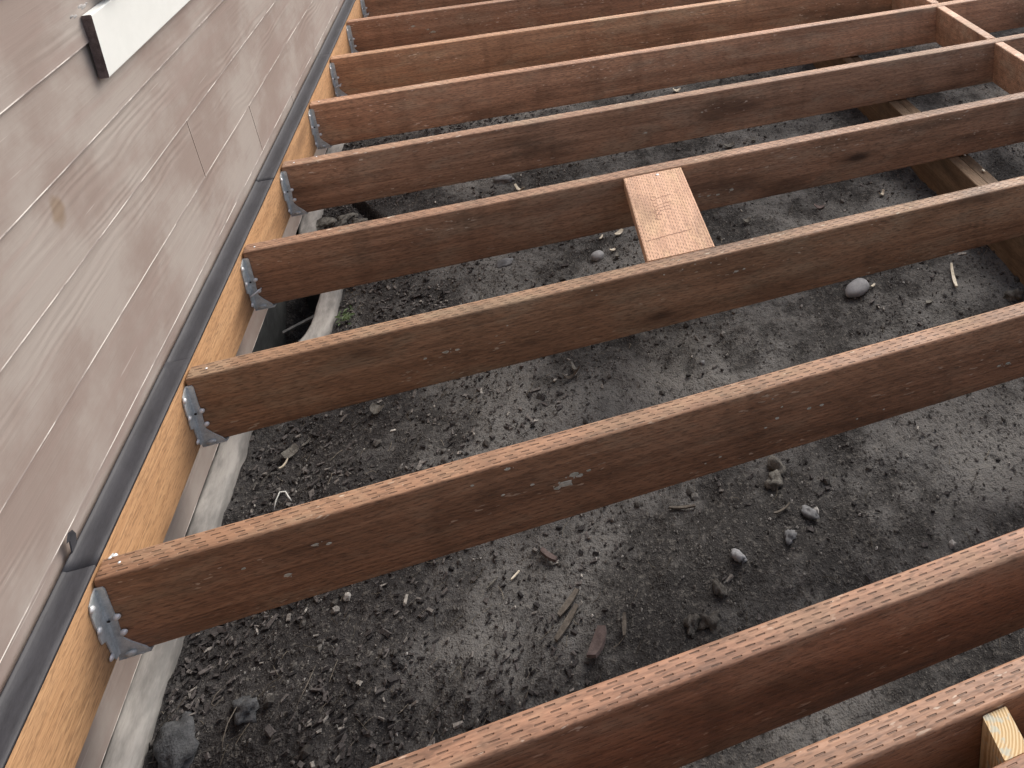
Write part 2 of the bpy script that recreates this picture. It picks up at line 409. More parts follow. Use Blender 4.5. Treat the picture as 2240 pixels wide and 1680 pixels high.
# white trim board + sill above it
v, f = sweep(rrect(-.0455, -.0285, .6245, .7545, .0022, 2), linspace(1.336, 4.2, 12), 1)
o = mesh('trim_board', v, f, [WHITE, DARKEND]); fixn(o); H(o); o['label'] = 'white painted trim board with a dark raw end'
for p in o.data.polygons:
    if len(p.vertices) > 4: p.material_index = 1
v, f = sweep(rrect(-.047, -.012, .768, .80, .004, 2), linspace(1.41, 4.2, 6), 1); H(fixn(mesh('door_sill', v, f, [WHITE])))
# caulk smear by the trim end
v, f = [], []
def blob(v, f, c, r, seed, nz=(1, 1, 1), sub=1, rot=None, amp=.35):
    bm = bmesh.new(); bmesh.ops.create_icosphere(bm, subdivisions=sub, radius=1.0)
    b0 = len(v)
    for q in bm.verts:
        w0 = q.co+Vector((seed*3.7, seed*1.9, seed)); k = 1+amp*(noise.noise(w0*1.2)+.45*noise.noise(w0*2.9)+.25*noise.noise(w0*6.1))
        p = Vector((q.co.x*r*nz[0], q.co.y*r*nz[1], q.co.z*r*nz[2]))*k
        if rot: p = rot @ p
        v.append(p+Vector(c))
    for q in bm.faces: f.append(tuple(b0+t.index for t in q.verts))
    bm.free()
for k in range(7): blob(v, f, (-.0485, 1.30+.012*k, .757+.004*math.sin(k*2.)+.002*k), .006+.002*(k % 3), k, (.18, 1.5, .6))
H(mesh('caulk_smear', v, f, [CAULK], smooth=True))

# ------------------------------------------------------------------ concrete curb with the window well
def resample(P, st):
    out = []
    for (x0, y0), (x1, y1) in zip(P, P[1:]):
        n = max(1, int(math.hypot(x1-x0, y1-y0)/st))
        for i in range(n): out.append((x0+(x1-x0)*i/n, y0+(y1-y0)*i/n))
    return out+[P[-1]]
path = resample(CURB, .03)
for _ in range(3):
    path = [path[0]]+[((a[0]+2*b[0]+c[0])/4, (a[1]+2*b[1]+c[1])/4) for a, b, c in zip(path, path[1:], path[2:])]+[path[-1]]
cp = [(-.026, -.56), (.025, -.56), (.026, -.372), (.0245, -.348), (.019, -.3375), (.008, -.3345), (-.004, -.3325), (-.018, -.329), (-.026, -.331)]
v, f = [], []
for i, (x, y) in enumerate(path):
    a = path[max(0, i-1)]; b = path[min(len(path)-1, i+1)]
    t = Vector((b[0]-a[0], b[1]-a[1])).normalized(); nrm = Vector((t.y, -t.x))
    for k, (u, z) in enumerate(cp):
        uu = u+.0035*fn(y, k*.7, 2., 7, 3)*(1 if k else 0)
        v.append((x+nrm.x*uu, y+nrm.y*uu, z+(.0035*fn(y, x, k*.6, 9, 3) if z > -.4 else 0)))
n = len(cp)
for i in range(len(path)-1):
    for k in range(n): f.append((i*n+k, i*n+(k+1) % n, (i+1)*n+(k+1) % n, (i+1)*n+k))
f.append(tuple(range(n))); f.append(tuple((len(path)-1)*n+k for k in range(n)))
curb = fixn(mesh('concrete_curb', v, f, [CONC], smooth=True))
tag(curb, 'grey concrete curb along the wall foot, bulging round a dark window well', 'curb')

# ------------------------------------------------------------------ deck frame
D = .168; T = .0378
JY = {-1: .166, 0: .2555, 1: .4031, 2: .8157, 3: 1.2176, 4: 1.6263, 5: 2.034, 6: 2.442, 7: 2.8423, 8: 3.2493, 9: 3.656, 10: 4.062, 11: 4.469, 12: 4.875}
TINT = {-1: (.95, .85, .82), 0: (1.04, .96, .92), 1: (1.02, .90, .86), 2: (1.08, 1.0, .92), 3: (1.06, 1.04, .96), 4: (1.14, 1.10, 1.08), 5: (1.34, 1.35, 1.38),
        6: (1.74, 1.68, 1.68), 7: (1.82, 1.78, 1.68), 8: (1.40, 1.33, 1.32), 9: (1.60, 1.54, 1.52), 10: (1., .9, .85), 11: (1.1, .95, .9), 12: (1, .9, .86)}  # far joists paled as a whole: haze and sky sheen painted into the tint
JLAB = {2: 'weathered joist speckled with pale paint flecks on its near face', 3: 'olive-brown weathered joist with a few pale flecks',
        5: 'joist with a greyish faded top edge', 7: 'orange-brown joist with a long dark drip mark',
        1: 'reddish-brown joist with clear dashed incising rows on top'}
frame = empty('deck_frame', (0, 0, 0))
tag(frame, 'brown treated-lumber deck frame of parallel joists hung on a tan ledger', 'deck frame')
XL = 3.30
joist_obj = {}
for j, y0 in JY.items():
    pos = linspace(.0035 + .002*random.random(), XL, 70)
    sd_ = j*3.3
    def wp(p, k, sd_=sd_):
        e = .0011*fn(p.x, sd_, 0, 1.3, 2)
        p.y += e*1.3 + .00035*fn(p.x, sd_+k*.35, 5, 11, 2)
        p.z += .0009*fn(p.x, sd_, 8, 1.1, 2) + .0003*fn(p.x, sd_+k*.35, 2, 14, 2)
        return p
    v, f = sweep(rrect(0, T, -D, 0, .0052, 4), pos, 0, wp)
    o = mesh('joist', v, f, [W_JOIST], frame, loc=(0, y0, 0)); fixn(o)
    for p in o.data.polygons: p.use_smooth = len(p.vertices) == 4
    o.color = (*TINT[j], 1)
    if j in JLAB: o['label'] = JLAB[j]
    joist_obj[j] = o
    try: o.data.set_sharp_from_angle(angle=R(50))
    except Exception: pass
# nails on joist tops and paint flecks on near faces
def disc(v, f, c, r, nrm, seed, th=.0006, stretch=(1, 1), n=9):
    """irregular thin fleck on a y- or z-facing surface"""
    b0 = len(v)
    for lay in (0, 1):
        for i in range(n):
            t = 2*math.pi*i/n; q = r*(1+.45*noise.noise(Vector((math.cos(t)*1.4+seed*5.1, math.sin(t)*1.4, seed*2.3))))*(1 if lay == 0 else .86)
            a, b = q*math.cos(t)*stretch[0], q*math.sin(t)*stretch[1]
            if nrm == 'y': v.append((c[0]+a, c[1]-th*lay, c[2]+b))
            elif nrm == 'x': v.append((c[0]+th*lay, c[1]+a, c[2]+b))
            else: v.append((c[0]+a, c[1]+b, c[2]+th*lay))
    for i in range(n): f.append((b0+i, b0+(i+1) % n, b0+n+(i+1) % n, b0+n+i))
    f.append(tuple(b0+n+i for i in range(n)))
FL = {2: [(0.718, -.083, .0105), (.704, -.088, .006), (.735, -.068, .0075), (.745, -.074, .005), (.762, -.068, .0036), (.624, -.012, .0045), (.563, -.026, .003), (.662, -.063, .0036), (.61, -.067, .0031),
          (.308, -.054, .0042), (.258, -.101, .005), (.328, -.06, .004), (1.196, -.076, .004), (1.223, -.077, .004), (1.128, -.077, .004), (1.104, -.092, .0026), (1.139, -.052, .0021), (1.12, -.026, .0015), (1.655, -.114, .0050), (1.632, -.114, .0042), (1.01, -.13, .0025), (.98, -.135, .002), (.2, -.06, .003), (1.3, -.14, .002), (1.36, -.136, .002)],
      3: [(.494, -.086, .0055), (.518, -.087, .004), (.45, -.09, .0034), (.824, -.014, .0023), (.833, -.03, .0018), (.993, -.017, .0023), (1.069, -.008, .0018), (1.19, -.054, .003), (1.17, -.056, .0042), (1.108, -.014, .0018), (1.038, -.014, .0018), (.63, -.055, .002)],
      4: [(1.281, -.114, .0060), (1.238, -.121, .005), (1.21, -.118, .0043), (1.182, -.114, .0035)],
      5: [(1.1, -.108, .005), (2.047, -.143, .0030), (1.3, -.07, .004)], 8: [(.27, -.06, .008), (.35, -.10, .009), (.33, -.085, .005)]}
def nface(j, x, z):
    """near face of a joist in its own space"""
    sd_ = j*3.3
    return .0011*fn(x, sd_, 0, 1.3, 2)*1.3 - .0003
for j, L in FL.items():
    v, f = [], []
    for i, (x, z, r) in enumerate(L):
        disc(v, f, (x, nface(j, x, z), z), r, 'y', i+j*9, .0008, (1.25, .62))
        if r > .004:
            for q in range(3): disc(v, f, (x+random.uniform(-2.5, 2.5)*r, nface(j, x, z), z+random.uniform(-1, 1)*r), r*.22, 'y', i+q*3., .0006, n=6)
    o = tag(fixn(mesh('paint_flecks', v, f, [PAINT], joist_obj[j])), kind='stuff')
def dome(v, f, c, r, axis, h=.5, n=8):
    b0 = len(v); rings = [(1., 0), (1., .25), (.75, .75), (.3, 1.0)]
    for rr, hh in rings:
        for i in range(n):
            t = 2*math.pi*i/n; a, b = r*rr*math.cos(t), r*rr*math.sin(t); d = r*h*hh
            v.append((c[0]+d, c[1]+a, c[2]+b) if axis == 'x' else (c[0]+a, c[1]-d, c[2]+b) if axis == '-y' else (c[0]+a, c[1]+b, c[2]+d))
    for q in range(3):
        for i in range(n): f.append((b0+q*n+i, b0+q*n+(i+1) % n, b0+(q+1)*n+(i+1) % n, b0+(q+1)*n+i))
    f.append(tuple(b0+3*n+i for i in range(n)))
for j, x, dy in ((2, .030, .021), (3, .036, .02), (4, .026, .018), (5, .034, .017), (5, .094, .030), (6, .03, .02), (2, .012, .034)):
    v, f = [], []; dome(v, f, (x, dy, -.0008), .0026, 'z', .6)
    fixn(mesh('nail', v, f, [NAILM], joist_obj[j], smooth=True))

# ledger + flashing
LZ1, LZ0 = .0095, -.166
v, f = sweep(rrect(-.0425, 0, LZ0, LZ1, .003, 2), linspace(Y0+.3, 5.4, 160), 1, lambda p, k: p+Vector((.0007*fn(p.y, k*.2, 1, 2, 2), 0, .0006*fn(p.y, 2, 1, 1.5, 2))))
ledger = fixn(mesh('ledger_board', v, f, [W_LEDGER], frame)); ledger['label'] = 'tan ledger board running along the wall'
flash = empty('flashing', (0, 0, 0)); flash.parent = frame
# three lapped membrane strips, each with a rolled wall-side lip
seams = [Y0+.3, .838, 1.254, 1.955, 2.862, 5.4]
bpy.data.objects.remove(flash)
for i, (a, b) in enumerate(zip(seams, seams[1:])):
    off = .0005*(i % 2)
    prof = [(-.0426, .0100), (-.0438, .0125), (-.0436, .0148), (-.0422, .0162), (-.0402, .0158), (-.0388, .0142), (-.0365, .0126), (-.022, .0118), (-.008, .0118), (.0006, .0116), (.0017, .0105), (.0017, .0060), (.0008, .0060), (.0006, .0099)]
    prof = [(x + (off*.5 if x > 0 else 0), z+off) for x, z in prof]
    ny = max(12, int((b-a)/.02))
    def wp(p, k, i=i):
        if 1 <= k <= 9:
            p.z += .00035*fn(p.y, k*.25, i, 13, 3) + .0002*fn(p.y, k*.5, i, 45, 2)
        if 2 <= k <= 5: p.x += .0004*fn(p.y, .3, i, 5, 3)
        if k in (9, 10, 11): p.x += .0004*fn(p.y, .9, i, 9, 2); p.z += .0007*fn(p.y, 4.4, i, 6, 2)
        return p
    v, f = sweep(prof, linspace(a-.004, b+.010, ny), 1, wp)
    o = fixn(mesh('flashing_strip', v, f, [MEMBRANE], frame, smooth=True))
    if i == 0: o['label'] = 'dark lapped flashing membrane on the ledger top'
# torn bit of membrane sticking up the siding
v = [(-.0405, .862, .017), (-.0425, .868, .034), (-.041, .860, .040), (-.0425, .872, .048), (-.0425, .880, .043), (-.042, .884, .030), (-.0405, .876, .018)]
v2 = [(x+.0015, y+.001, z) for x, y, z in v]
f = [tuple(range(7)), tuple(range(13, 6, -1))]+[(i, (i+1) % 7, 7+(i+1) % 7, 7+i) for i in range(7)]
fixn(mesh('torn_flap', v+v2, f, [MEMBRANE], frame))

# joist hangers -------------------------------------------------------------
def thick(poly, nrm, t):
    """plate from a planar polygon"""
    n = len(poly); nrm = Vector(nrm)*t
    v = [Vector(p) for p in poly]+[Vector(p)+nrm for p in poly]
    f = [tuple(range(n)), tuple(range(2*n-1, n-1, -1))]+[(i, (i+1) % n, n+(i+1) % n, n+i) for i in range(n)]
    return v, f
def hanger():
    h = empty('joist_hanger'); t = .0022
    for sgn, yf in ((-1, -.0006), (1, T+.0006)):
        # flange on the ledger, scalloped outline
        Y = lambda d: yf + sgn*d
        prof = [(0, -.014), (.010, -.016), (.0225, -.022), (.0255, -.034), (.0265, -.060), (.0245, -.072), (.0265, -.086), (.0255, -.100), (.0165, -.106), (.0150, -.124), (.0140, -.146), (.010, -.158), (0, -.160)]
        v, f = thick([(.0008, Y(d), z) for d, z in prof], (1, 0, 0), t)
        fixn(mesh('flange', v, f, [GALV], h))
        # side plate on the joist, flaring to the seat
        prof = [(.0012, -.014), (.0125, -.015), (.0148, -.020), (.0152, -.066), (.0165, -.086), (.0152, -.104), (.0155, -.128), (.024, -.141), (.040, -.160), (.044, -.1685), (.0012, -.1685)]
        v, f = thick([(x, yf, z) for x, z in prof], (0, sgn, 0), t)
        fixn(mesh('side_plate', v, f, [GALV], h))
        # raised bend rib along the fold
        v, f = [], []
        for i, z in enumerate(linspace(-.018, -.158, 8)):
            for a in range(5):
                q = math.pi/2*a/4
                v.append((.0010+.0050*math.cos(q), yf+sgn*(.0050*math.sin(q)), z))
        for i in range(7):
            for a in range(4): f.append((i*5+a, i*5+a+1, (i+1)*5+a+1, (i+1)*5+a))
        mesh('fold_rib', v, f, [GALV], h, smooth=True)
        for d, z in ((.0215, -.030), (.0225, -.074), (.0195, -.1390)):
            v, f = [], []; dome(v, f, (.003, Y(d), z), .0054, 'x', .75); fixn(mesh('nail', v, f, [NAILM], h, smooth=True))
        if sgn < 0:
            for x, z in ((.0180, -.080), (.0195, -.115)):
                v, f = [], []; dome(v, f, (x, yf-.002, z), .0056, '-y', .9); fixn(mesh('nail', v, f, [NAILM], h, smooth=True))
            v, f = [], []; dome(v, f, (.0068, yf-.0046, -.083), .0026, '-y', .15); fixn(mesh('slot', v, f, [SHEATH], h))
    v, f = thick([(.0010, -.004, -.1708), (.046, -.004, -.1708), (.050, T/2, -.1708), (.046, T+.004, -.1708), (.0010, T+.004, -.1708)], (0, 0, 1), .0018)
    fixn(mesh('seat', v, f, [GALV], h))
    # crushed oval tab at the seat corner
    v, f = [], []; blob(v, f, (.020, -.006, -.160), .011, 3, (1.0, .35, .55), 1, amp=.15); mesh('seat_tab', v, f, [GALV], h, smooth=True)
    return h
hproto = hanger(); first = True
for j in range(-1, 11):
    if first: h = hproto; first = False
    else:
        h = hproto.copy(); COL.objects.link(h)
        for c in list(hproto.children):
            c2 = c.copy(); COL.objects.link(c2); c2.parent = h
    h.location = (0, JY[j], random.uniform(-.0015, .001)); h.parent = frame
    h.rotation_euler = (random.uniform(-.012, .012), 0, 0)
    if j in (4, 7, 9):     # a bent nail lies across these hangers
        v, f = [], []
        for i, t in enumerate((0, .5, 1)):
            for a in range(6):
                q = 2*math.pi*a/6; v.append((.004+.022*t, -.020+.012*t-.004*math.sin(t*3), -.111+.004*t+.0022*math.sin(q)) if False else (.005+.022*t+0*q, -.024+.019*t+.0023*math.cos(q), -.113+.006*t+.0023*math.sin(q)))
        for i in range(2):
            for a in range(6): f.append((i*6+a, i*6+(a+1) % 6, (i+1)*6+(a+1) % 6, (i+1)*6+a))
        f += [tuple(range(6)), tuple(range(12, 18))]
        fixn(mesh('bent_nail', v, f, [NAILM], h, smooth=True))

# blocking row, rim joist, spacer block
for j in range(0, 12):
    a, b = JY[j]+T+.0025, JY[j+1]-.0025
    x0 = 2.4565+random.uniform(-.003, .003)
    v, f = sweep(rrect(0, T, -D+.002, -.0015, .0038, 2), linspace(0, b-a, 14), 1, lambda p, k: p+Vector((.0008*fn(p.y, k*.2, j, 5, 2), 0, 0)))
    o = fixn(mesh('blocking', v, f, [W_JOIST], frame, loc=(x0, a, 0))); o.color = (1.8, 1.8, 1.85, 1)  # tint lifted too, carrying the pale sheen of the far tops
v, f = sweep(rrect(0, T, -D, 0, .004, 2), linspace(0, 4.9, 40), 1)
o = fixn(mesh('rim_joist', v, f, [W_JOIST], frame, loc=(XL+.002, .05, 0))); o.color = (1, .92, .88, 1)
v, f = sweep(rrect(0, .0355, 0, .0475, .002, 2), [0, .15], 1)
v = [(p[0], p[2], p[1]) for p in v]
sb = fixn(mesh('spacer_block', v, f, [ENDGRAIN], frame, loc=(1.2065, .2062, -.158))); sb['label'] = 'pale spacer block showing end grain between the doubled joists'

# ------------------------------------------------------------------ support beam
beam = empty('support_beam', (2.055, 2.4, -.336)); tag(beam, 'doubled brown lumber beam on the soil under the joists', 'beam')
for x0 in (2.0160, 2.0578):
    v, f = sweep(rrect(0, T, -2*D-.03, -D-.0015, .003, 2), linspace(-.3, 5.3, 40), 1)
    o = fixn(mesh('ply', v, f, [W_BEAM], loc=(x0, 0, 0 if x0 < 2.03 else -.005))); o.parent = beam; o.matrix_parent_inverse = Matrix.Translation(-beam.location)
    o.color = (1, .95, .9, 1)
for px, py in ((2.075, 1.63), (2.08, 1.53)):
    v, f = [], []; blob(v, f, (px, py, -.168), .006, px*9, (.7, 1.7, .5)); 
    tag(mesh('wood_chip', v, f, [CREAM]), 'tiny cream wood chip on the doubled beam, %s' % ('farther of two' if py > 1.6 else 'nearer of two'), 'wood chip')

# ------------------------------------------------------------------ short plank laid flat between two joists
v, f = sweep(rrect(0, .168, -.0375, 0, .0035, 3), linspace(0, .3665, 14), 1, lambda p, k: p+Vector((.0006*fn(p.y, k*.3, 3, 6, 2)+(.0045*(1-p.y/.3665)*0), 0, .0006*fn(p.y, k*.3, 6, 6, 2))))
pl = fixn(mesh('short_plank', v, f, [W_PLANK], loc=(.9625, JY[3]+T+.0035, -.003)))
tag(pl, 'short fresh orange plank set flat between two joists', 'plank'); pl.rotation_euler = (0, 0, R(-.35))
# a crack line and pencil scribble, cut shallow
def strokes(name, pts, wd, parent, m, dz=.0006):
    v, f = [], []
    for (x0, y0), (x1, y1) in zip(pts, pts[1:]):
        d = Vector((x1-x0, y1-y0)); 
        if d.length < 1e-6: continue
        n = Vector((-d.y, d.x)).normalized()*wd/2; b = len(v)
        for q in ((x0+n.x, y0+n.y), (x0-n.x, y0-n.y), (x1-n.x, y1-n.y), (x1+n.x, y1+n.y)): v.append((q[0], q[1], dz))
        f.append((b, b+1, b+2, b+3))
    return fixn(mesh(name, v, f, [m], parent))
PENCIL = simple('pencil_brown', (.24, .125, .09), (.34, .18, .13), 90, .8)
strokes('crack_line', [(.016, .074), (.04, .0755), (.07, .079), (.10, .080), (.13, .083)], .0014, pl, PENCIL)
arc = lambda cx, cy, r, a0, a1, n=9: [(cx+r*math.cos(R(a0+(a1-a0)*i/n)), cy+r*1.25*math.sin(R(a0+(a1-a0)*i/n))) for i in range(n+1)]
for i, pts in enumerate([arc(.062, .243, .008, 20, 330)+[(.075, .243), (.110, .247)], arc(.062, .213, .007, 60, 250)+[(.08, .212), (.106, .216)], [(.062, .196), (.10, .201)], arc(.060, .180, .007, 40, 300)+[(.07, .186), (.098, .184)], arc(.062, .160, .009, 10, 290)]):
    strokes('pencil_mark', pts, .0013, pl, PENCIL)
v, f = [], []; dome(v, f, (.095, .352, 0), .0045, 'z', .4); fixn(mesh('nail', v, f, [NAILM], pl, smooth=True))

# ------------------------------------------------------------------ stones, chips, twigs that can be picked out
def stone(name, x, y, r, sc, rz, m, label, cat, sub=2, amp=.3, sink=.35, group=None, z=None):
    v, f = [], []; blob(v, f, (0, 0, 0), r, x*7+y*3, sc, sub, amp=amp)
    o = mesh(name, v, f, [m], smooth=(sub >= 2), loc=(x, y, (zs(x, y) if z is None else z)+r*sc[2]*(1-2*sink)+.002)); o.rotation_euler = (0, 0, R(rz))
    return tag(o, label, cat, group)
stone('pebble', .881, 1.775, .0190, (1.1, .95, .75), 10, PEBBLE, 'round pale grey pebble left of the short orange plank', 'pebble', 3, .08, .2)
stone('pebble', 1.572, 1.376, .030, (1.42, .86, .62), 20, PEBBLE, 'oval smooth grey stone, largest on the soil, near the beam', 'stone', 3, .12, .2)
stone('flat_stone', .601, 1.850, .022, (1.2, .8, .4), 20, STONE, 'flat grey stone half buried left of the pebble', 'stone', 3, .3)
stone('rock_chunk', 1.166, .936, .0180, (.85, 1.15, .9), 30, PALESTONE, 'taller angular rock of a touching pair in open soil', 'rock', 3, .75, .3)
stone('rock_chunk', 1.148, .904, .0160, (1.0, .9, .7), 70, PALESTONE, 'lower angular rock of a touching pair in open soil', 'rock', 3, .8, .3)
stone('stone', 1.194, .818, .0135, (1.5, .72, .6), -52, STONE, 'long grey stone below the touching rock pair', 'stone', 3, .5, .3)
stone('stone', 1.027, .775, .0125, (.75, 1.3, .7), 40, PEBBLE, 'pale pointed stone beside the nearest full joist, mid-soil', 'stone', 3, .8, .3)
stone('stone', 1.138, .782, .0125, (1, 1.1, .6), 0, STONE, 'roundish dusty stone just right of the pointed stone', 'stone', 3, .9, .35)
stone('rock_chunk', .054, .785, .034, (.75, 1.15, .34), 20, ROCKD, 'large blue-grey rock beside the curb at the bottom left', 'rock', 3, .9, .3)
stone('rock_chunk', .150, .800, .0165, (.9, 1.2, .55), 50, ROCKD, 'grey rock with a fibre curled round it near the curb', 'rock', 3, .9, .35)
stone('clod', .976, .734, .0125, (.8, 1.3, .8), 10, CLODM, 'upright soil clod, farthest of three lumps by the lower joist', 'clod', 3, .9, .35)
stone('clod', .945, .685, .0165, (1, 1.1, .7), 80, CLODM, 'broad soil clod, nearest of three lumps by the lower joist', 'clod', 3, 1.0, .35)
stone('clod', .910, .695, .0130, (.8, 1.3, .7), -20, CLODM, 'narrow soil clod, leftmost of three lumps by the lower joist', 'clod', 3, 1.0, .35)
stone('flat_stone', .615, 2.330, .026, (1.3, .8, .4), -15, STONE, 'flat grey slab fragment just left of the pale curved shaving', 'stone', 3, .7)
stone('stone', 1.084, 1.268, .007, (1, 1, .8), 0, STONE, 'tiny grey stone on bare soil beneath the flecked joist', 'stone', 2, .4)
stone('stone', 1.968, 1.200, .022, (1.1, .8, .5), 15, PALESTONE, 'crumbly pale stone against the beam at the right edge', 'stone', 3, 1.0)
def chipflat(name, x, y, L, Wd, rz, m, label, cat, bend=.0, th=.0025, lift=.002, tilt=0, z=None, group=None):
    n = 7; v, f = [], []
    for i in range(n):
        t = i/(n-1)-.5; w_ = Wd/2*(1-1.3*t*t+.25*noise.noise(Vector((i*1.7, x*9, y*9))))
        zz = bend*4*t*t*L; yy = bend*1.4*t*t*L
        for s_, lay in ((-1, 0), (1, 0), (1, 1), (-1, 1)): v.append((t*L, s_*w_+yy, zz+th*lay+.0012*noise.noise(Vector((i, s_, x*50)))))
    for i in range(n-1):
        for k in range(4): f.append((i*4+k, i*4+(k+1) % 4, (i+1)*4+(k+1) % 4, (i+1)*4+k))
    f += [(0, 1, 2, 3), tuple((n-1)*4+k for k in (3, 2, 1, 0))]
    o = fixn(mesh(name, v, f, [m], loc=(x, y, (zs(x, y) if z is None else z)+lift))); o.rotation_euler = (R(tilt), R(random.uniform(-8, 8)), R(rz))
    return tag(o, label, cat, group)
chipflat('wood_shaving', .664, 2.236, .046, .016, 130, CREAM, 'pale curved wood shaving on soil in the third gap from the top', 'shaving', .35, lift=.006, tilt=25)
chipflat('wood_chip', .905, 1.860, .024, .006, 60, CREAM, 'thin cream sliver, leftmost of the chips beside the orange plank', 'wood chip', .1, lift=.005)
chipflat('wood_chip', .962, 1.852, .032, .015, 35, CREAM, 'broad cream chip right against the orange plank', 'wood chip', .12, lift=.006)
chipflat('wood_chip', .933, 1.790, .024, .009, 20, CREAM, 'small cream chip just right of the round pebble', 'wood chip', .15, lift=.005)
chipflat('wood_chip', .940, 1.756, .020, .010, 80, PALESTONE, 'dull chip below the cream one by the pebble', 'wood chip', .15, lift=.005)
chipflat('wood_chip', .741, .712, .052, .024, 62, BROWNCHIP, 'reddish-brown bark slab standing out in the open soil', 'bark chip', .08, th=.007, lift=.008, tilt=-14)
chipflat('bark_stick', .667, .900, .042, .009, -48, BROWNCHIP, 'short dark stick beside the joist shadow, mid-soil', 'stick', .05, th=.008, lift=.008)
chipflat('bark_stick', .696, .806, .050, .012, 40, TWIG, 'straight bark stick, farther of a parallel pair', 'stick', .03, th=.005, lift=.005)
chipflat('bark_stick', .690, .770, .062, .012, 46, TWIG, 'longer bark stick, nearer of a parallel pair', 'stick', .03, th=.005, lift=.005)
chipflat('bark_stick', .791, .728, .036, .007, 80, TWIG, 'thin grey splinter right of the parallel sticks', 'stick', .03, th=.004, lift=.005)
chipflat('bark_stick', .946, .914, .055, .005, -18, TWIG, 'slim stick on soil under the flecked joist, left of the rock pair', 'stick', .03, th=.004, lift=.005)
chipflat('bark_stick', 1.141, .836, .04, .004, 15, TWIG, 'thin twig lying left of the long grey stone', 'stick', .1, th=.003, lift=.005)
chipflat('wood_stick', 1.843, 1.312, .085, .009, -112, CREAM, 'pale straw-coloured stick near the beam and the oval stone', 'stick', .06, th=.006, lift=.005)
chipflat('wood_chip', 1.619, 1.370, .018, .006, 30, CREAM, 'bright little chip touching the oval stone', 'wood chip', .1, lift=.005)
chipflat('wood_chip', 1.733, 1.256, .022, .010, 10, PALESTONE, 'dusty flat chip between oval stone and straw stick', 'wood chip', .1, lift=.004)
chipflat('leaf_scrap', .105, 1.340, .034, .024, 40, PALESTONE, 'dull beige leaf scrap by the curb', 'leaf', .15, lift=.008, tilt=12)
chipflat('leaf_scrap', .098, 1.310, .028, .004, 62, CREAM, 'thin pale stem below the beige leaf scrap', 'stem', .15, lift=.008)
chipflat('wood_chip', .135, 1.362, .022, .006, 40, PALESTONE, 'slim grey chip right of the beige leaf scrap', 'wood chip', .1, lift=.006)
chipflat('leaf_scrap', .292, 1.380, .032, .020, -30, PALESTONE, 'curled grey leaf scrap under the olive-brown joist', 'leaf', .3, lift=.008, tilt=15)
chipflat('wood_shaving', .753, 1.334, .046, .007, 20, TWIG, 'curled brown shaving in the gap between the two flecked joists', 'shaving', .5, lift=.006, tilt=30)
chipflat('wood_shaving', .765, 1.352, .036, .010, 110, PALESTONE, 'greyish shaving propped on the curled brown one', 'shaving', .2, lift=.008, tilt=30)
chipflat('wood_chip', 1.454, 2.254, .044, .022, 10, PALESTONE, 'largest pale leaf-like chip below the grey-topped joist', 'wood chip', .2, lift=.006)
chipflat('wood_chip', 1.552, 2.248, .024, .018, 60, PALESTONE, 'small pale chip right of the leaf-like one', 'wood chip', .2, lift=.006)
chipflat('wood_chip', 1.372, 1.780, .024, .016, 0, PALESTONE, 'pale chip on soil right of the orange plank', 'wood chip', .3, lift=.006)
chipflat('wood_chip', 1.620, 1.766, .034, .014, -25, BROWNCHIP, 'pinkish bark chip midway between plank and beam', 'wood chip', .2, lift=.006)
chipflat('wood_chip', 1.846, 1.752, .024, .010, 30, CREAM, 'curved pale chip left of the beam', 'wood chip', .4, lift=.006)
chipflat('wood_chip', 1.365, 2.766, .034, .02, 0, CREAM, 'cream chip in the far gap below the reddish joist', 'wood chip', .3, lift=.006)
chipflat('wood_chip', .600, .890, .022, .004, 42, CREAM, 'bright short splinter in the dark soil, upper of two', 'splinter', .02, lift=.005)
chipflat('wood_chip', .557, .886, .026, .004, 35, PALESTONE, 'dull splinter left of the bright short one', 'splinter', .02, lift=.005)
def tube(name, pts, r, m, label, cat, n=6):
    v, f = [], []
    P = [Vector(p) for p in pts]
    for i, p in enumerate(P):
        t = (P[min(i+1, len(P)-1)]-P[max(i-1, 0)]).normalized(); a = t.cross(Vector((0, 0, 1)));
        a = a.normalized() if a.length > 1e-4 else Vector((1, 0, 0)); b = a.cross(t)
        rr = r*(1 if 0 < i < len(P)-1 else .5)
        for k in range(n): q = 2*math.pi*k/n; v.append(p+a*rr*math.cos(q)+b*rr*math.sin(q))
    for i in range(len(P)-1):
        for k in range(n): f.append((i*n+k, i*n+(k+1) % n, (i+1)*n+(k+1) % n, (i+1)*n+k))
    f += [tuple(range(n)), tuple((len(P)-1)*n+k for k in range(n))]
    return tag(fixn(mesh(name, v, f, [m], smooth=True)), label, cat)
def gp(x, y, h): return (x, y, zs(x, y)+h)
tube('string', [gp(.104, 1.190, .004), gp(.106, 1.206, .012), gp(.112, 1.220, .020), gp(.121, 1.224, .018), gp(.128, 1.214, .010), gp(.136, 1.204, .005)], .0017, WIRE, 'white hooked string end on the dark chips by the curb', 'string')
tube('root_fibre', [gp(.128, .748, .004), gp(.126, .765, .010), gp(.128, .785, .012), gp(.136, .803, .012), gp(.146, .817, .006)], .0011, TWIG, 'long curved root fibre beside the grey rock near the curb', 'root')
tube('root_fibre', [gp(.100, .848, .004), gp(.094, .838, .008), gp(.091, .827, .008), gp(.097, .822, .006), gp(.108, .832, .005)], .0010, TWIG, 'small looped root fibre close to the curb', 'root')
tube('straw', [gp(.254, .832, .004), gp(.244, .800, .006), gp(.233, .768, .004)], .0012, TWIG, 'straight dry straw on the dark soil at bottom left', 'straw')
tube('straw', [gp(.640, 1.300, .004), gp(.652, 1.318, .007), gp(.662, 1.342, .004)], .0011, FIBRE, 'pale straw in the gap below the olive-brown joist', 'straw')
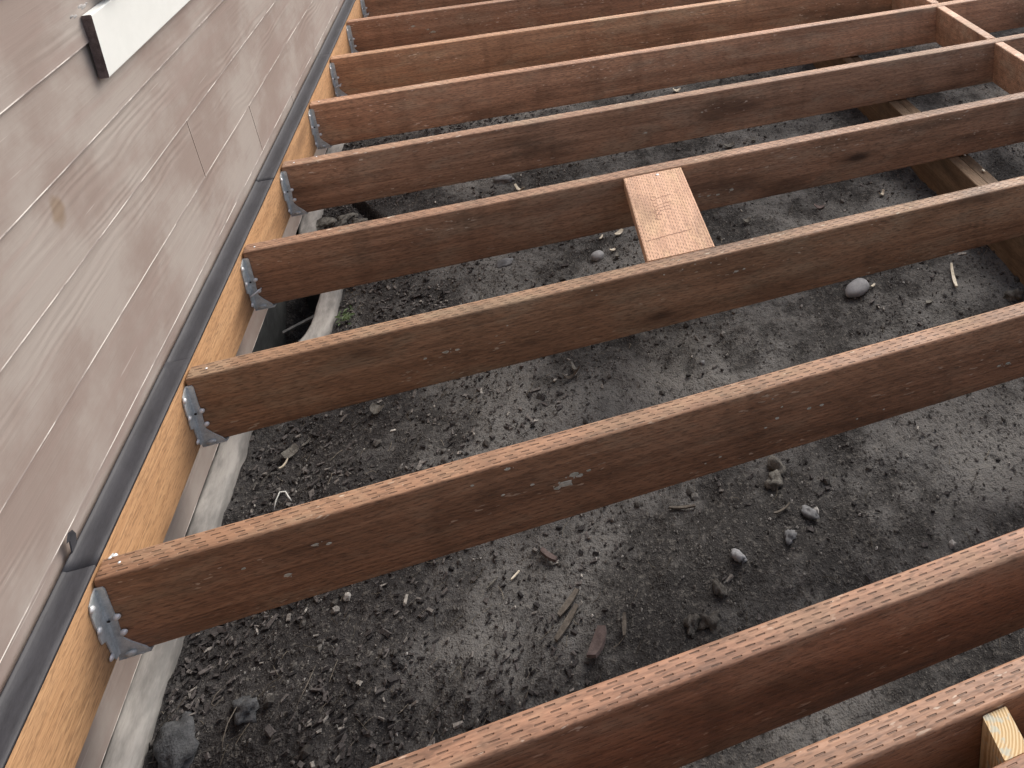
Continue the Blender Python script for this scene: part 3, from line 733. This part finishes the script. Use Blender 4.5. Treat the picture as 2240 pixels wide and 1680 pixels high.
# seedling beside the well rim
sv, sf = [], []
for k in range(26):
    a = random.uniform(0, 6.28); rr = random.uniform(0, .035); x, y = .165+rr*math.cos(a)*.6, 1.742+rr*math.sin(a)*1.4; zz = zs(x, y)+random.uniform(.004, .022)
    b = len(sv); L = random.uniform(.006, .011); q = random.uniform(0, 6.28); c, s_ = math.cos(q), math.sin(q)
    for u, w_, h in ((-1, 0, 0), (0, -.45, .12), (1, 0, 0), (0, .45, .2)): sv.append((x+(u*c-w_*s_)*L, y+(u*s_+w_*c)*L, zz+h*L))
    sf += [(b, b+1, b+2), (b, b+2, b+3)]
weed = empty('weed', (.165, 1.742, zs(.165, 1.742))); tag(weed, 'tiny green weed at the outer edge of the well rim', 'weed')
o = mesh('leaves', sv, sf, [LEAF]); o.parent = weed; o.matrix_parent_inverse = Matrix.Translation(-weed.location)
# rubble and scrap inside the well
def inwell(name, x, y, z, dims, rot, m, label, cat):
    v, f = [], []
    bm = bmesh.new(); bmesh.ops.create_cube(bm, size=1.0)
    bmesh.ops.subdivide_edges(bm, edges=bm.edges, cuts=2, use_grid_fill=True)
    for q in bm.verts:
        q.co = Vector((q.co.x*dims[0], q.co.y*dims[1], q.co.z*dims[2])); q.co += q.co*(.12*noise.noise(q.co*40+Vector((x*9, y*9, 0))))
    me = bpy.data.meshes.new(name); bm.to_mesh(me); bm.free(); me.materials.append(m)
    o = bpy.data.objects.new(name, me); COL.objects.link(o); o.location = (x, y, z); o.rotation_euler = Euler([R(a) for a in rot]); return tag(o, label, cat)
inwell('scrap_lath', .030, 1.775, -.470, (.020, .13, .007), (10, 4, 14), SCRAP, 'broad grey lath scrap lying in the dark window well', 'wood scrap')
inwell('scrap_lath', .002, 1.880, -.440, (.085, .010, .006), (4, -10, 15), SCRAP, 'thin pale lath across the far side of the well', 'wood scrap')
inwell('scrap_lath', .004, 1.805, -.480, (.014, .085, .006), (-5, 10, -26), SCRAP, 'slanting lath scrap nearest the siding in the well', 'wood scrap')
inwell('concrete_block', .045, 2.02, -.43, (.085, .07, .10), (0, 0, 4), FOUND, 'dark block at the far end of the window well', 'block')
stone('rubble', .025, 2.240, .026, (1.3, .8, .45), 15, PALESTONE, 'pale rubble lump, nearest the siding, beyond the well', 'rubble', 3, 1.1, .4)
stone('rubble', .085, 2.265, .025, (1.4, .9, .45), 60, PALESTONE, 'pale rubble lump, middle of the row beyond the well', 'rubble', 3, 1.1, .4)
stone('rubble', .135, 2.225, .020, (1.2, .9, .5), -20, PALESTONE, 'smaller rubble lump at the crack beyond the well', 'rubble', 3, 1.1, .4)

# ------------------------------------------------------------------ loose soil crumbs, chips and fibres (uncountable)
ICO = None
def ico():
    bm = bmesh.new(); bmesh.ops.create_icosphere(bm, subdivisions=1, radius=1.0)
    vs = [q.co.copy() for q in bm.verts]; fs = [tuple(t.index for t in q.verts) for q in bm.faces]; bm.free(); return vs, fs
IV, IF = ico()
bmo = bmesh.new(); bmesh.ops.create_icosphere(bmo, subdivisions=1, radius=1); bmo.free()
LV = [Vector(p) for p in ((1, 0, 0), (-1, 0, 0), (0, 1, 0), (0, -1, 0), (0, 0, 1), (0, 0, -1), (.6, .6, .5), (-.6, .5, .6))]
OCT = [Vector(p) for p in ((1, 0, 0), (0, 1, 0), (-1, 0, 0), (0, -1, 0), (0, 0, 1), (0, 0, -1))]
OF = [(0, 1, 4), (1, 2, 4), (2, 3, 4), (3, 0, 4), (1, 0, 5), (2, 1, 5), (3, 2, 5), (0, 3, 5)]
rg = random.Random(11)
def pick(n, xlo, xhi, dens):
    k = 0
    while k < n:
        x = rg.uniform(xlo, xhi); y = rg.uniform(.5, 3.6)
        if rg.random() > dens(x, y): continue
        cx = curb_x(y)+.03
        if x < cx: continue
        k += 1; yield x, y
v, f = [], []
def dens(x, y):
    c = .5+.9*noise.fractal(Vector((x*3.1, y*3.1, 4.)), .8, 2., 3)
    return max(.04, min(1, c))*(1 if y < 2.2 else .5)
for x, y in pick(24000, 0, 2.9, dens):
    big = rg.random(); r = .0014+.0028*rg.random()+(.007*rg.random()**2 if big > .965 else 0)
    b = len(v); z = zg(x, y)+r*.25
    if r > .005:
        rot = Euler((rg.uniform(0, 6), rg.uniform(0, 6), rg.uniform(0, 6))).to_matrix()
        for p in IV: v.append(rot @ (p*r*(.75+.5*rg.random()))+Vector((x, y, z)))
        f += [tuple(b+q for q in t) for t in IF]
    else:
        a = rg.uniform(0, 6); c, s_ = math.cos(a), math.sin(a)
        for p in OCT:
            q = p*r*(.6+.7*rg.random()); v.append((x+q.x*c-q.y*s_, y+q.x*s_+q.y*c, z+q.z*.8))
        f += [tuple(b+q for q in t) for t in OF]
tag(mesh('soil_crumbs', v, f, [CLOD]), 'dark crumbs and grit strewn over the soil', 'soil crumbs', kind='stuff')
v, f = [], []
def dchip(x, y):
    c = .45+.9*noise.fractal(Vector((x*4.1, y*4.1, 14.)), .8, 2., 3)
    return max(.03, min(1, c))*(.06+.94*sstep(.95, .12, x))
for x, y in pick(9000, 0, 2.8, dchip):
    L = rg.uniform(.0016, .0062) + (.007*rg.random() if rg.random() > .93 else 0); Wd = L*rg.uniform(.18, .55); th = rg.uniform(.0008, .0026)
    rot = Euler((rg.gauss(0, .35), rg.gauss(0, .35), rg.uniform(0, 6.28))).to_matrix(); b = len(v); z = zg(x, y)+.003
    sk_ = rg.uniform(-.3, .3)
    for sz in (-1, 1):
        for sx, sy in ((-1, -1), (1, -1), (1, 1), (-1, 1)):
            v.append(rot @ Vector((sx*L*(1+.25*rg.uniform(-1, 1))+sk_*sy*L*.4, sy*Wd*(1+.4*rg.uniform(-1, 1)), sz*th))+Vector((x, y, z)))
    f += [(b, b+3, b+2, b+1), (b+4, b+5, b+6, b+7), (b, b+1, b+5, b+4), (b+1, b+2, b+6, b+5), (b+2, b+3, b+7, b+6), (b+3, b, b+4, b+7)]
tag(mesh('bark_mulch', v, f, [CHIP]), 'dark bark mulch chips scattered on the soil by the wall', 'bark mulch', kind='stuff')
v, f = [], []
for x, y in pick(1500, 0, 2.8, lambda x, y: .25+.75*sstep(1.2, .1, x)):
    L = rg.uniform(.010, .034); a = rg.uniform(.4, 1.5) if rg.random() > .35 else rg.uniform(0, 6.28); cv = rg.uniform(-.6, .6); r = rg.uniform(.0004, .0008); b = len(v)
    for i in range(4):
        t = i/3-.5; px = x+math.cos(a+cv*t)*L*t; py = y+math.sin(a+cv*t)*L*t; z = zg(x, y)+.0035+.003*(.25-t*t)*4*rg.random()
        for k in range(3):
            q = 2.094*k; v.append((px-math.sin(a)*r*math.cos(q), py+math.cos(a)*r*math.cos(q), z+r*math.sin(q)))
    for i in range(3):
        for k in range(3): f.append((b+i*3+k, b+i*3+(k+1) % 3, b+(i+1)*3+(k+1) % 3, b+(i+1)*3+k))
tag(mesh('dry_fibres', v, f, [FIBRE]), 'thin dry root fibres and straw on the soil', 'fibres', kind='stuff')
